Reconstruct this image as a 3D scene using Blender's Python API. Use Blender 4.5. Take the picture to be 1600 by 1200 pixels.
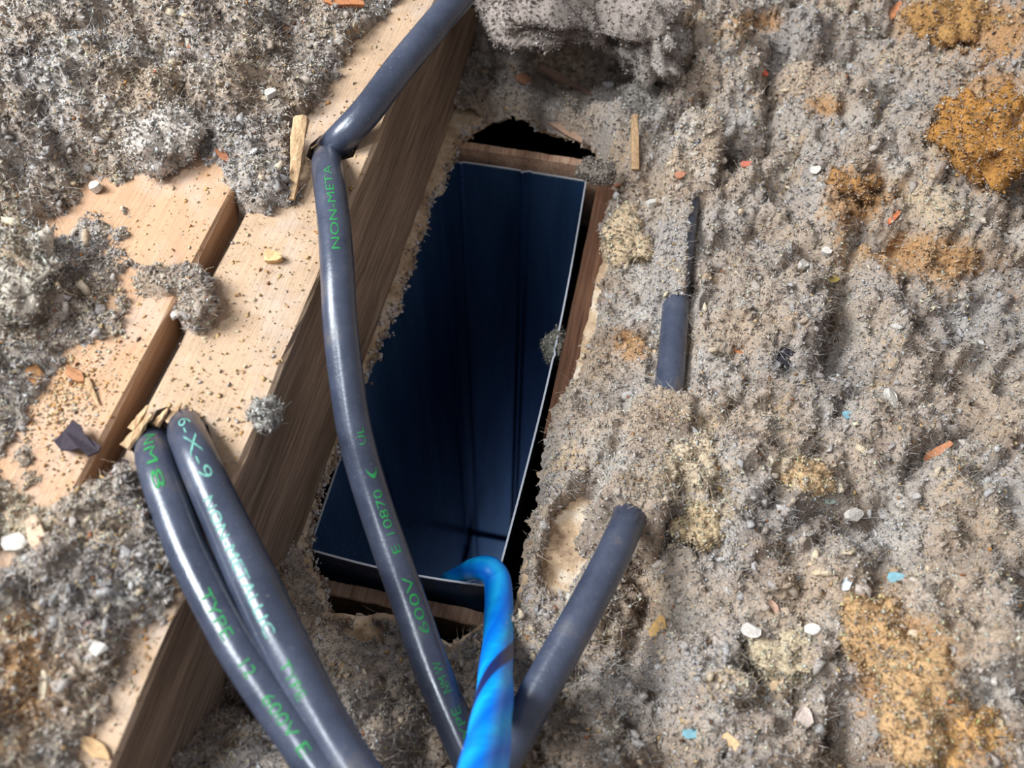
import bpy, bmesh, math, random
import numpy as np
from mathutils import Matrix, Vector, geometry

random.seed(7)
RNG = np.random.default_rng(11)
for o in list(bpy.data.objects):
    bpy.data.objects.remove(o, do_unlink=True)
SC = bpy.context.scene
COL = SC.collection

# ------------------------------------------------------------------ camera
CAMH = 0.361                       # lens height above the attic floor board (metres)
FPX = 1397.3                       # focal length in pixels of a 1600x1200 frame
R = np.array([[0.9795847648, -0.1745921736, 0.0996557143],
              [0.2006355611, 0.8179757492, -0.5391298965],
              [0.0126119029, 0.5481179131, 0.8363059807]])
cd = bpy.data.cameras.new('camera')
cam = bpy.data.objects.new('camera', cd)
COL.objects.link(cam)
cd.sensor_width = 36.0
cd.lens = FPX / 1600 * 36.0
cd.clip_start = 0.01
cd.clip_end = 50
M4 = Matrix([list(R[0]) + [0], list(R[1]) + [0], list(R[2]) + [CAMH], [0, 0, 0, 1]])
cam.matrix_world = M4
cd.dof.use_dof = True
cd.dof.focus_distance = 0.40
cd.dof.aperture_fstop = 11
SC.camera = cam

# ------------------------------------------------------------------ light
w = bpy.data.worlds.new('attic_air')
SC.world = w
w.use_nodes = True
w.node_tree.nodes['Background'].inputs[0].default_value = (0.60, 0.61, 0.66, 1)
w.node_tree.nodes['Background'].inputs[1].default_value = 0.60


def area_light(name, loc, target, sx, sy, power, color):
    ld = bpy.data.lights.new(name, 'AREA')
    ld.shape = 'RECTANGLE'
    ld.size, ld.size_y = sx, sy
    ld.energy = power
    ld.color = color
    o = bpy.data.objects.new(name, ld)
    COL.objects.link(o)
    o.location = loc
    o.rotation_euler = (Vector(target) - Vector(loc)).to_track_quat('-Z', 'Y').to_euler()
    return o


area_light('roof_opening_daylight', (-1.00, 0.02, 1.02), (-0.02, 0.20, 0), 0.52, 0.52, 38, (0.87, 0.94, 1.0))
area_light('cable_highlight_light', (-0.50, -0.34, 1.30), (-0.03, 0.20, 0), 0.16, 0.16, 8, (0.84, 0.92, 1.0))  # added small light, placed to put sharp highlights on the cables
area_light('duct_fill_light', (-0.073, 0.264, -1.04), (-0.073, 0.264, 0), 0.07, 0.22, 0.07, (0.60, 0.78, 1.0))  # added light low in the duct, out of view, brightens its steel walls

SC.view_settings.view_transform = 'Standard'
SC.view_settings.look = 'None'
SC.view_settings.gamma = 1
SC.view_settings.use_curve_mapping = False
SC.view_settings.exposure = 0.08


# ------------------------------------------------------------------ geometry helpers
def P(px, py, z):
    d = R @ np.array([px - 800.0, -(py - 600.0), -FPX])
    t = (z - CAMH) / d[2]
    return np.array([d[0] * t, d[1] * t, z])


def project(x, y, z):
    v = np.stack([x, y, z - CAMH], -1) @ R          # R^T applied
    return 800 + FPX * v[..., 0] / -v[..., 2], 600 - FPX * v[..., 1] / -v[..., 2]


def lin(c):
    c = [v / 255.0 for v in c]
    return tuple((v / 12.92 if v <= 0.04045 else ((v + 0.055) / 1.055) ** 2.4) for v in c) + (1.0,)


def smooth(a, b, x):
    t = np.clip((x - a) / (b - a), 0, 1)
    return t * t * (3 - 2 * t)


def _hash(ix, iy, s):
    h = (ix.astype(np.int64) * 374761393 + iy.astype(np.int64) * 668265263 + s * 974711) & 0xffffffff
    h = ((h ^ (h >> 13)) * 1274126177) & 0xffffffff
    h = h ^ (h >> 16)
    h = (h * 2246822519) & 0xffffffff
    return ((h ^ (h >> 15)) & 0xffffff) / float(0xffffff)


def perlin(x, y, s=0):
    ix, iy = np.floor(x), np.floor(y)
    fx, fy = x - ix, y - iy

    def g(dx, dy):
        a = _hash(ix + dx, iy + dy, s) * 2 * math.pi
        return np.cos(a) * (fx - dx) + np.sin(a) * (fy - dy)
    u, v = fx ** 3 * (fx * (fx * 6 - 15) + 10), fy ** 3 * (fy * (fy * 6 - 15) + 10)
    a = g(0, 0) * (1 - u) + g(1, 0) * u
    b = g(0, 1) * (1 - u) + g(1, 1) * u
    return (a * (1 - v) + b * v) * 1.5


def worley(x, y, s=0):
    ix, iy = np.floor(x), np.floor(y)
    best = np.full(x.shape, 9.0)
    for dx in (-1, 0, 1):
        for dy in (-1, 0, 1):
            cx, cy = ix + dx, iy + dy
            qx = cx + _hash(cx, cy, s)
            qy = cy + _hash(cx, cy, s + 77)
            best = np.minimum(best, (qx - x) ** 2 + (qy - y) ** 2)
    return np.sqrt(best)


def puff(x, y, size, s):
    """rounded tufts: 1 on top of a tuft, about 0 in the crease between tufts"""
    wx = perlin(x / size * 1.7, y / size * 1.7, s + 5) * 0.35
    wy = perlin(x / size * 1.7, y / size * 1.7, s + 9) * 0.35
    d = worley(x / size + wx, y / size + wy, s)
    return 1 - np.clip(d, 0, 1.0) ** 2 * 1.6


def sdist(x, y, poly):
    """signed distance to a closed polygon, positive outside"""
    poly = np.asarray(poly)
    best = np.full(x.shape, 1e9)
    inside = np.zeros(x.shape, bool)
    n = len(poly)
    for i in range(n):
        ax, ay = poly[i]
        bx, by = poly[(i + 1) % n]
        ex, ey = bx - ax, by - ay
        L = ex * ex + ey * ey + 1e-18
        t = np.clip(((x - ax) * ex + (y - ay) * ey) / L, 0, 1)
        best = np.minimum(best, (x - ax - ex * t) ** 2 + (y - ay - ey * t) ** 2)
        if abs(by - ay) > 1e-12:
            c = ((ay > y) != (by > y)) & (x < ex * (y - ay) / ey + ax)
            inside ^= c
    return np.where(inside, -np.sqrt(best), np.sqrt(best))


# ------------------------------------------------------------------ object helpers
def tag(o, label=None, cat=None, group=None, kind=None):
    if label: o['label'] = label
    if cat: o['category'] = cat
    if group: o['group'] = group
    if kind: o['kind'] = kind
    return o


def link(name, me, mat=None, parent=None, smooth_shade=False):
    o = bpy.data.objects.new(name, me)
    COL.objects.link(o)
    if mat: me.materials.append(mat)
    if parent: o.parent = parent
    if smooth_shade:
        me.polygons.foreach_set('use_smooth', [True] * len(me.polygons))
    return o


def mesh_np(name, verts, faces, nside, colors=None):
    """fast mesh from arrays; every face has nside corners"""
    me = bpy.data.meshes.new(name)
    verts = np.asarray(verts, np.float32)
    faces = np.asarray(faces, np.int32)
    me.vertices.add(len(verts))
    me.vertices.foreach_set('co', verts.ravel())
    me.loops.add(faces.size)
    me.loops.foreach_set('vertex_index', faces.ravel())
    me.polygons.add(len(faces))
    me.polygons.foreach_set('loop_start', np.arange(0, faces.size, nside, dtype=np.int32))
    me.update(calc_edges=True)
    if colors is not None:
        at = me.color_attributes.new('tint', 'FLOAT_COLOR', 'POINT')
        c = np.ones((len(verts), 4), np.float32)
        c[:, :3] = colors
        at.data.foreach_set('color', c.ravel())
    me.validate()
    return me


def mesh_py(name, verts, faces):
    me = bpy.data.meshes.new(name)
    me.from_pydata([tuple(v) for v in verts], [], faces)
    me.update()
    return me


def rough_box(name, x0, x1, y0, y1, z0, z1, ny=40, amp=0.0006, seed=0, bevel=0.0015):
    """a sawn board along Y with slightly uneven, eased edges"""
    b = bevel
    prof = [(x0 + b, z0), (x1 - b, z0), (x1, z0 + b), (x1, z1 - b), (x1 - b, z1), (x0 + b, z1), (x0, z1 - b), (x0, z0 + b)]
    ys = np.linspace(y0, y1, ny)
    V, F = [], []
    rn = np.random.default_rng(seed)
    for j, yy in enumerate(ys):
        for k, (a, c) in enumerate(prof):
            V.append((a + rn.normal() * amp * .5, yy, c + rn.normal() * amp * .5))
    n = len(prof)
    for j in range(ny - 1):
        for k in range(n):
            F.append((j * n + k, (j + 1) * n + k, (j + 1) * n + (k + 1) % n, j * n + (k + 1) % n)[::-1])
    F.append(tuple(range(n))[::1])
    F.append(tuple((ny - 1) * n + k for k in range(n))[::-1])
    me = mesh_py(name, V, F)
    bm = bmesh.new(); bm.from_mesh(me)
    bmesh.ops.recalc_face_normals(bm, faces=bm.faces)
    bm.to_mesh(me); bm.free()
    return me


# ------------------------------------------------------------------ materials
class NT:
    def __init__(s, name):
        s.m = bpy.data.materials.new(name)
        s.m.use_nodes = True
        s.t = s.m.node_tree
        s.b = s.t.nodes['Principled BSDF']

    def n(s, typ, **kw):
        nd = s.t.nodes.new(typ)
        for k, v in kw.items():
            if k.startswith('i_'):
                nd.inputs[k[2:].replace('_', ' ')].default_value = v
            else:
                setattr(nd, k, v)
        return nd

    def l(s, a, b):
        s.t.links.new(a, b)

    def coord(s, scale=(1, 1, 1), kind='Object'):
        tc = s.n('ShaderNodeTexCoord')
        mp = s.n('ShaderNodeMapping')
        mp.inputs['Scale'].default_value = scale
        s.l(tc.outputs[kind], mp.inputs['Vector'])
        return mp.outputs['Vector']

    def noise(s, vec, scale, detail=4, rough=0.6, dist=0.0):
        nd = s.n('ShaderNodeTexNoise')
        nd.inputs['Scale'].default_value = scale
        nd.inputs['Detail'].default_value = detail
        nd.inputs['Roughness'].default_value = rough
        nd.inputs['Distortion'].default_value = dist
        s.l(vec, nd.inputs['Vector'])
        return nd.outputs['Fac']

    def ramp(s, fac, stops):
        nd = s.n('ShaderNodeValToRGB')
        e = nd.color_ramp.elements
        while len(e) < len(stops): e.new(0.5)
        for k, (p, c) in enumerate(stops):
            e[k].position = p
            e[k].color = c if len(c) == 4 else tuple(c) + (1,)
        s.l(fac, nd.inputs['Fac'])
        return nd.outputs['Color']

    def mix(s, fac, a, b, mode='MIX'):
        nd = s.n('ShaderNodeMix', data_type='RGBA', blend_type=mode)
        for sock, v in ((nd.inputs[0], fac), (nd.inputs[6], a), (nd.inputs[7], b)):
            if hasattr(v, 'links'): s.l(v, sock)
            else: sock.default_value = v
        return nd.outputs[2]

    def bump(s, h, strength, dist):
        nd = s.n('ShaderNodeBump')
        nd.inputs['Strength'].default_value = strength
        nd.inputs['Distance'].default_value = dist
        s.l(h, nd.inputs['Height'])
        s.l(nd.outputs['Normal'], s.b.inputs['Normal'])

    def base(s, c):
        if hasattr(c, 'links'): s.l(c, s.b.inputs['Base Color'])
        else: s.b.inputs['Base Color'].default_value = c

    def set(s, rough=0.8, metal=0.0, spec=None):
        s.b.inputs['Roughness'].default_value = rough
        s.b.inputs['Metallic'].default_value = metal
        if spec is not None: s.b.inputs['Specular IOR Level'].default_value = spec
        return s.m


def mat_tinted(name, rough=0.95, spec=0.1, bump=True):
    k = NT(name)
    a = k.n('ShaderNodeVertexColor', layer_name='tint')
    v = k.coord()
    n1 = k.noise(v, 1400, 3)
    c = k.mix(1.0, a.outputs['Color'], k.ramp(n1, [(0.3, (0.62, 0.61, 0.60)), (0.7, (1.22, 1.22, 1.22))]), 'MULTIPLY')
    k.base(c)
    if bump: k.bump(k.noise(v, 700, 4, 0.75), 1.0, 0.0022)
    return k.set(rough, 0, spec)


def mat_wood(name, dark, mid, light, dust=None, dust_amt=0.8, ring=260, seed=0.0):
    k = NT(name)
    v = k.coord((1, 0.035, 1))
    g1 = k.noise(v, ring, 4, 0.65, 0.6)
    g2 = k.noise(v, ring * 3.2, 3, 0.7)
    c = k.ramp(g1, [(0.34, dark), (0.5, mid), (0.68, light)])
    c = k.mix(0.55, c, k.ramp(g2, [(0.35, dark), (0.62, light)]), 'MIX')
    vb = k.coord((1, 0.25, 1))
    blot = k.noise(vb, 22, 3, 0.6)
    c = k.mix(1.0, c, k.ramp(blot, [(0.34, (0.62, 0.58, 0.55)), (0.62, (1.12, 1.1, 1.08))]), 'MULTIPLY')
    if dust:
        geo = k.n('ShaderNodeNewGeometry')
        sep = k.n('ShaderNodeSeparateXYZ')
        k.l(geo.outputs['Normal'], sep.inputs[0])
        vo = k.coord()
        dn = k.noise(vo, 60, 5, 0.7)
        up = k.ramp(sep.outputs['Z'], [(0.55, (0, 0, 0)), (0.8, (1, 1, 1))])
        dm = k.mix(1.0, up, k.ramp(dn, [(0.25, (dust_amt * .55,) * 3), (0.55, (dust_amt,) * 3)]), 'MULTIPLY')
        sp = k.noise(vo, 700, 2, 0.6)
        dc = k.mix(k.ramp(sp, [(0.6, (0, 0, 0)), (0.7, (0.55, 0.55, 0.55))]), dust, lin((150, 120, 92)))
        fl = k.noise(k.coord((1, 0.6, 1)), 38, 4, 0.65)
        dc = k.mix(k.ramp(fl, [(0.5, (0, 0, 0)), (0.68, (0.75, 0.75, 0.75))]), dc, lin((196, 176, 160)))
        c = k.mix(dm, c, dc)
    k.base(c)
    k.bump(g2, 0.5, 0.0008)
    return k.set(0.78, 0, 0.25)


def mat_flat(name, c, rough=0.7, metal=0, spec=0.3, var=0.18, scale=500, bump=0.3):
    k = NT(name)
    v = k.coord()
    n1 = k.noise(v, scale, 4, 0.65)
    a = tuple(x * (1 - var) for x in c[:3]) + (1,)
    b = tuple(min(1, x * (1 + var)) for x in c[:3]) + (1,)
    k.base(k.ramp(n1, [(0.3, a), (0.7, b)]))
    if bump: k.bump(n1, bump, 0.0006)
    return k.set(rough, metal, spec)


MAT = {}
MAT['fluff'] = mat_tinted('cellulose_fluff')
MAT['flake'] = mat_tinted('debris_flake', 0.8, 0.25)
MAT['beam'] = mat_wood('weathered_beam_wood', lin((88, 70, 57)), lin((130, 107, 88)), lin((166, 143, 121)), lin((188, 157, 127)), 0.95)
MAT['plank'] = mat_wood('pinkish_plank_wood', lin((150, 106, 72)), lin((194, 146, 104)), lin((198, 160, 128)), lin((188, 150, 118)), 0.8, 180)
MAT['frame'] = mat_wood('framing_wood', lin((70, 46, 34)), lin((98, 66, 48)), lin((124, 90, 68)), None, 0.0, 200)
MAT['lath'] = mat_wood('pale_lath_wood', lin((160, 118, 92)), lin((206, 166, 138)), lin((226, 192, 164)), None, 0.0, 240)
MAT['stick'] = mat_wood('split_stick_wood', lin((150, 112, 78)), lin((196, 160, 120)), lin((220, 190, 150)), None, 0.0, 500)
MAT['cavity'] = mat_flat('cavity_dark_board', lin((62, 48, 40)), 0.9, 0, 0.1)


def mat_board():
    k = NT('old_ceiling_board')
    v = k.coord()
    n1 = k.noise(v, 55, 5, 0.7)
    c = k.ramp(n1, [(0.3, lin((150, 122, 98))), (0.5, lin((206, 176, 142))), (0.62, lin((226, 208, 184))), (0.75, lin((214, 210, 214)))])
    sp = k.noise(v, 520, 2, 0.5)
    c = k.mix(k.ramp(sp, [(0.62, (0, 0, 0)), (0.7, (0.8, 0.8, 0.8))]), c, lin((112, 84, 62)))
    k.base(c)
    k.bump(k.noise(v, 260, 5, 0.7), 0.6, 0.002)
    return k.set(0.92, 0, 0.15)


MAT['board'] = mat_board()


def mat_cable():
    k = NT('dusty_black_vinyl')
    v = k.coord()
    n1 = k.noise(v, 45, 5, 0.65)
    n2 = k.noise(v, 900, 3, 0.6)
    c = k.ramp(n1, [(0.35, lin((48, 53, 67))), (0.6, lin((64, 69, 84))), (0.75, lin((92, 86, 84)))])
    c = k.mix(k.ramp(n2, [(0.66, (0, 0, 0)), (0.74, (0.5, 0.5, 0.5))]), c, lin((150, 138, 122)))
    k.base(c)
    rr = k.ramp(n1, [(0.3, (0.20,) * 3), (0.75, (0.36,) * 3)])
    k.l(rr, k.b.inputs['Roughness'])
    k.bump(k.noise(v, 700, 3, 0.6), 0.12, 0.0006)
    m = k.set(0.36, 0, 0.6)
    return m


MAT['cable'] = mat_cable()


def mat_ink(name, c):
    k = NT(name)
    v = k.coord()
    k.base(k.ramp(k.noise(v, 520, 4, 0.7), [(0.48, c), (0.74, lin((74, 82, 88)))]))
    return k.set(0.7, 0, 0.12)


MAT['ink'] = mat_ink('green_cable_ink', lin((46, 138, 72)))
MAT['ink_pale'] = mat_ink('pale_green_cable_ink', lin((112, 168, 152)))


def mat_cord():
    k = NT('blue_twisted_cord')
    uv = k.n('ShaderNodeUVMap', uv_map='wrap')
    sep = k.n('ShaderNodeSeparateXYZ')
    k.l(uv.outputs[0], sep.inputs[0])
    # u runs along the cord in metres, v once around

    def stripe(turn, count, width, seed):
        a = k.n('ShaderNodeMath', operation='MULTIPLY'); k.l(sep.outputs['X'], a.inputs[0]); a.inputs[1].default_value = turn
        b = k.n('ShaderNodeMath', operation='MULTIPLY_ADD'); k.l(sep.outputs['Y'], b.inputs[0]); b.inputs[1].default_value = count; k.l(a.outputs[0], b.inputs[2])
        f = k.n('ShaderNodeMath', operation='FRACT'); k.l(b.outputs[0], f.inputs[0])
        p = k.n('ShaderNodeMath', operation='PINGPONG'); k.l(f.outputs[0], p.inputs[0]); p.inputs[1].default_value = 0.5
        return p.outputs[0]
    s1 = stripe(-7.0, 1, 0.1, 0)
    s2 = stripe(-21.0, 3, 0.1, 0)
    v = k.coord()
    blue = k.ramp(s2, [(0.0, lin((2, 112, 226))), (0.25, lin((4, 156, 250))), (0.5, lin((20, 190, 255)))])
    nz = k.noise(v, 120, 3, 0.6)
    blue = k.mix(k.ramp(nz, [(0.4, (0, 0, 0)), (0.7, (0.6, 0.6, 0.6))]), blue, lin((0, 116, 232)))
    c = k.mix(k.ramp(s1, [(0.05, (1, 1, 1)), (0.075, (0, 0, 0))]), blue, lin((34, 44, 96)))
    k.base(c)
    k.bump(s2, 0.5, 0.0012)
    return k.set(0.42, 0, 0.4)


MAT['cord'] = mat_cord()


def mat_steel():
    k = NT('galvanised_steel')
    v = k.coord((1, 1, 0.12))
    n1 = k.noise(v, 38, 4, 0.6, 0.4)
    v2 = k.coord()
    n2 = k.noise(v2, 420, 4, 0.75)
    c = k.ramp(n1, [(0.3, lin((50, 84, 124))), (0.7, lin((92, 128, 172)))])  # bluish daylight is put into the base colour; the metal itself is grey
    k.base(c)
    rr = k.ramp(n2, [(0.35, (0.26,) * 3), (0.7, (0.46,) * 3)])
    k.l(rr, k.b.inputs['Roughness'])
    k.bump(n2, 0.1, 0.0005)
    return k.set(0.36, 0.7)


MAT['steel'] = mat_steel()
MAT['cut_steel_highlight'] = mat_flat('cut_steel_edge_highlight', lin((236, 240, 246)), 0.35, 0.6, 0.5, 0.05, 300, 0)  # near-white base puts the rim highlight into the colour
MAT['tar'] = mat_flat('tar_paper', lin((58, 50, 56)), 0.85, 0, 0.2, 0.2, 700, 0.6)
MAT['dustball'] = mat_flat('grey_dust_ball', lin((172, 166, 156)), 0.95, 0, 0.1, 0.25, 700, 0.8)

# ------------------------------------------------------------------ outline of the hole in the attic floor (photo pixels on the board)
HOLE_PX = [(737, 192), (752, 182), (772, 176), (800, 166), (822, 172), (842, 188), (872, 198), (900, 206), (928, 222), (942, 240),
           (950, 262), (968, 276), (972, 300), (958, 322), (950, 345), (942, 372), (946, 398), (932, 432), (926, 470), (914, 520),
           (903, 565), (893, 610), (872, 640), (862, 690), (856, 740), (846, 790), (830, 850), (812, 915), (803, 948), (770, 965),
           (738, 985), (712, 1004), (690, 1000), (662, 985), (640, 968), (600, 956), (560, 962), (516, 956), (506, 930), (500, 905),
           (484, 880), (484, 850), (492, 800), (506, 760), (524, 712), (545, 660), (566, 606), (576, 584), (586, 556), (602, 520),
           (612, 496), (628, 470), (632, 440), (648, 410), (655, 372), (672, 345), (676, 318), (690, 292), (700, 268), (716, 240), (722, 214)]
HOLE = np.array([P(a - (7 if i > 40 else 0), b, 0.0)[:2] for i, (a, b) in enumerate(HOLE_PX)])
# torn, ragged outline: extra points with small random in/out steps
_rag = []
for i in range(len(HOLE)):
    a, b = HOLE[i], HOLE[(i + 1) % len(HOLE)]
    L = np.linalg.norm(b - a)
    nseg = max(1, int(L / 0.0028))
    nn = np.array([b[1] - a[1], a[0] - b[0]]) / (L + 1e-9)
    for k in range(nseg):
        left = 42 <= i <= 62 or i < 8
        _rag.append(a + (b - a) * k / nseg + nn * RNG.normal() * (0.0011 if left else 0.0005))
RAG = np.array(_rag)

# ------------------------------------------------------------------ structure: attic floor board with the torn hole
BT = 0.0085


def build_floor():
    e = 1.3
    outer = [Vector((-e, -e + .3)), Vector((e, -e + .3)), Vector((e, e + .3)), Vector((-e, e + .3))]
    hole = [Vector((p[0], p[1])) for p in RAG]
    m = len(hole)
    res = geometry.delaunay_2d_cdt(outer + hole, [(0, 1), (1, 2), (2, 3), (3, 0)] + [(4 + i, 4 + (i + 1) % m) for i in range(m)], [], 0, 1e-7)
    pts = np.array([v[:] for v in res[0]])
    tri = np.array([f for f in res[2] if len(f) == 3])
    cen = pts[tri].mean(1)
    tri = tri[sdist(cen[:, 0], cen[:, 1], RAG) > 0]
    n = len(pts)
    low = pts + RNG.normal(size=pts.shape) * .0005
    V = np.vstack([np.column_stack([pts, np.zeros(n)]), np.column_stack([low, np.full(n, -BT)])])
    e1, e2 = pts[tri[:, 1]] - pts[tri[:, 0]], pts[tri[:, 2]] - pts[tri[:, 0]]
    neg = e1[:, 0] * e2[:, 1] - e1[:, 1] * e2[:, 0] < 0
    tri[neg] = tri[neg][:, ::-1]
    F = [tuple(int(k) for k in t) for t in tri] + [tuple(int(k) + n for k in t[::-1]) for t in tri]
    ed = {}
    for t in tri:
        for k in range(3):
            q = (int(t[k]), int(t[(k + 1) % 3]))
            if q[::-1] in ed: del ed[q[::-1]]
            else: ed[q] = 1
    F += [(q[1], q[0], q[0] + n, q[1] + n) for q in ed]
    me = mesh_py('floor', V, F)
    o = link('floor', me, MAT['board'])
    return tag(o, 'old tan board floor of the attic with a torn hole', 'floor', kind='structure')


build_floor()


def build_cavity():
    x0, x1, y0, y1, z0, z1 = -0.34, 0.26, -0.04, 0.66, -1.25, -BT - 0.0005
    th = 0.02
    for nm, a in (('wall_left', (x0 - th, x0, y0, y1, z0, z1)), ('wall_right', (x1, x1 + th, y0, y1, z0, z1)),
                  ('wall_near', (x0, x1, y0 - th, y0, z0, z1)), ('wall_far', (x0, x1, y1, y1 + th, z0, z1)),
                  ('floor_below', (x0, x1, y0, y1, z0 - th, z0))):
        me = rough_box(nm, *a, ny=3, amp=0)
        tag(link(nm, me, MAT['cavity']), 'dark board side of the wall cavity under the attic floor', 'wall', kind='structure')


build_cavity()


# ------------------------------------------------------------------ beam and plank
def boolean_cut(me, cutters, mat):
    o = bpy.data.objects.new('tmp', me); COL.objects.link(o)
    cs = []
    for c in cutters:
        co = bpy.data.objects.new('tmp_cut', c); COL.objects.link(co); cs.append(co)
        md = o.modifiers.new('b', 'BOOLEAN'); md.operation = 'DIFFERENCE'; md.object = co; md.solver = 'EXACT'
    dg = bpy.context.evaluated_depsgraph_get()
    dg.update()
    out = bpy.data.meshes.new_from_object(o.evaluated_get(dg))
    for x in cs + [o]: bpy.data.objects.remove(x, do_unlink=True)
    return out


def prism(name, pts, z0, z1, shrink=0.8):
    n = len(pts)
    c = np.mean(pts, 0)
    V = [(c[0] + (p[0] - c[0]) * shrink, c[1] + (p[1] - c[1]) * shrink, z0) for p in pts] + [(p[0], p[1], z1) for p in pts]
    F = [tuple(range(n))[::-1], tuple(range(n, 2 * n))] + [(i, (i + 1) % n, n + (i + 1) % n, n + i) for i in range(n)]
    me = mesh_py(name, V, F)
    bm = bmesh.new(); bm.from_mesh(me)
    bmesh.ops.recalc_face_normals(bm, faces=bm.faces)
    bm.to_mesh(me); bm.free()
    return me


BX0, BX1, BZ = -0.1578, -0.1163, 0.089
h1 = [P(a, b, BZ)[:2] for a, b in [(198, 692), (214, 670), (222, 654), (236, 656), (244, 640), (262, 634), (276, 648), (286, 640), (306, 652), (326, 664), (334, 690), (318, 724), (262, 744), (214, 722)]]
h2 = [P(a, b, BZ)[:2] for a, b in [(477, 244), (484, 226), (500, 212), (520, 203), (548, 208), (560, 228), (553, 246), (530, 252), (527, 244), (520, 262), (500, 262)]]
bm_ = rough_box('beam', BX0, BX1, -0.35, 1.15, 0.0, BZ, ny=120, amp=0.0004, seed=3)
bm_ = boolean_cut(bm_, [prism('c', h1, 0.02, BZ + 0.01), prism('c', h2, 0.02, BZ + 0.01)], None)
beam = link('ceiling_beam', bm_, MAT['beam'])
beam.data.materials.clear(); beam.data.materials.append(MAT['beam'])
tag(beam, 'long weathered wooden beam with dusty tan top and brown grained side beside the hole', 'beam')

plank = link('wooden_plank', rough_box('plank', -0.275, -0.1635, -0.30, 1.1, 0.070, 0.0948, ny=70, amp=0.0005, seed=5, bevel=0.0012), MAT['plank'])
tag(plank, 'pinkish tan wooden plank half buried in insulation alongside the dusty beam', 'plank')


def splinter(name, a, b, wd, th, mat, parent=None, seed=0, tip=0.35, bow=0.0):
    """split sliver of wood from a to b: ragged four-sided section that thins towards the tip"""
    rn = np.random.default_rng(seed)
    a, b = np.array(a, float), np.array(b, float)
    d = b - a; L = np.linalg.norm(d); d /= L
    up = np.array([0, 0, 1.0])
    if abs(d[2]) > 0.9: up = np.array([0, 1.0, 0])
    s = np.cross(d, up); s /= np.linalg.norm(s)
    u = np.cross(s, d)
    n = 9
    V, F = [], []
    for i in range(n):
        t = i / (n - 1)
        k = 1 - (1 - tip) * t ** 1.5
        c = a + d * L * t + u * bow * math.sin(math.pi * t)
        for sx, sz in ((-1, -1), (-0.2, -1.15), (1, -0.9), (1.05, 0.1), (0.8, 1), (-0.3, 1.1), (-1, 0.9)):
            V.append(c + s * (sx * wd / 2 * k + rn.normal() * wd * .05) + u * (sz * th / 2 * k + rn.normal() * th * .06))
    m = 7
    for i in range(n - 1):
        for q in range(m):
            F.append((i * m + q, i * m + (q + 1) % m, (i + 1) * m + (q + 1) % m, (i + 1) * m + q))
    F.append(tuple(range(m))[::-1]); F.append(tuple((n - 1) * m + q for q in range(m)))
    return link(name, mesh_py(name, V, F), mat, parent)


# splintered wood raised around the two holes in the beam
for i, (a, b, z0, z1, wd, th) in enumerate([
        ((196, 700), (236, 648), .0895, .0915, .0035, .0020), ((206, 672), (232, 634), .0895, .0920, .0028, .0020),
        ((244, 664), (262, 638), .0880, .0920, .0026, .0016), ((262, 660), (284, 630), .0880, .0915, .0024, .0016),
        ((282, 654), (300, 640), .0885, .0910, .0026, .0014), ((520, 210), (486, 232), .0905, .0900, .0020, .0014),
        ((527, 258), (528, 240), .0895, .0925, .0020, .0012), ((540, 196), (508, 214), .0900, .0910, .0024, .0014)]):
    splinter('splinter', P(*a, z0), P(*b, z1), wd, th, MAT['stick'], beam, seed=i, tip=0.3)

# ------------------------------------------------------------------ framing below the board
fz = -BT - 0.0006
fb = link('framing_board', rough_box('framing_board', -0.0235, 0.020, 0.215, 0.50, -0.30, fz, ny=20, amp=.0003, seed=21), MAT['frame'])
tag(fb, 'reddish brown framing board standing upright right beside the metal duct', 'board')


def cross_board(name, y0, y1, x0, x1, z0, z1, mat, seed):
    me = rough_box(name, y0, y1, -x1, -x0, z0, z1, ny=24, amp=.0003, seed=seed, bevel=.0006)
    me.transform(Matrix(((0, -1, 0, 0), (1, 0, 0, 0), (0, 0, 1, 0), (0, 0, 0, 1))))
    return link(name, me, mat)


cb = cross_board('framing_lath', 0.3985, 0.4040, -0.125, -0.0242, -0.060, fz, MAT['lath'], 22)
tag(cb, 'thin pale lath strip behind the far rim of the metal duct', 'lath')
nb = cross_board('framing_lath', 0.1245, 0.1315, -0.135, -0.018, -0.060, -0.034, MAT['lath'], 23)
tag(nb, 'pinkish wood strip running below the near rim of the metal duct', 'lath')

# ------------------------------------------------------------------ sheet-metal duct
DX0, DX1, DY0, DY1, DZ = -0.1150, -0.0311, 0.1367, 0.3905, -0.0140
DB = -1.10
duct = bpy.data.objects.new('metal_duct', None); COL.objects.link(duct)
duct.location = (0, 0, 0)
tag(duct, 'open rectangular sheet metal duct standing in the hole', 'duct')


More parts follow.
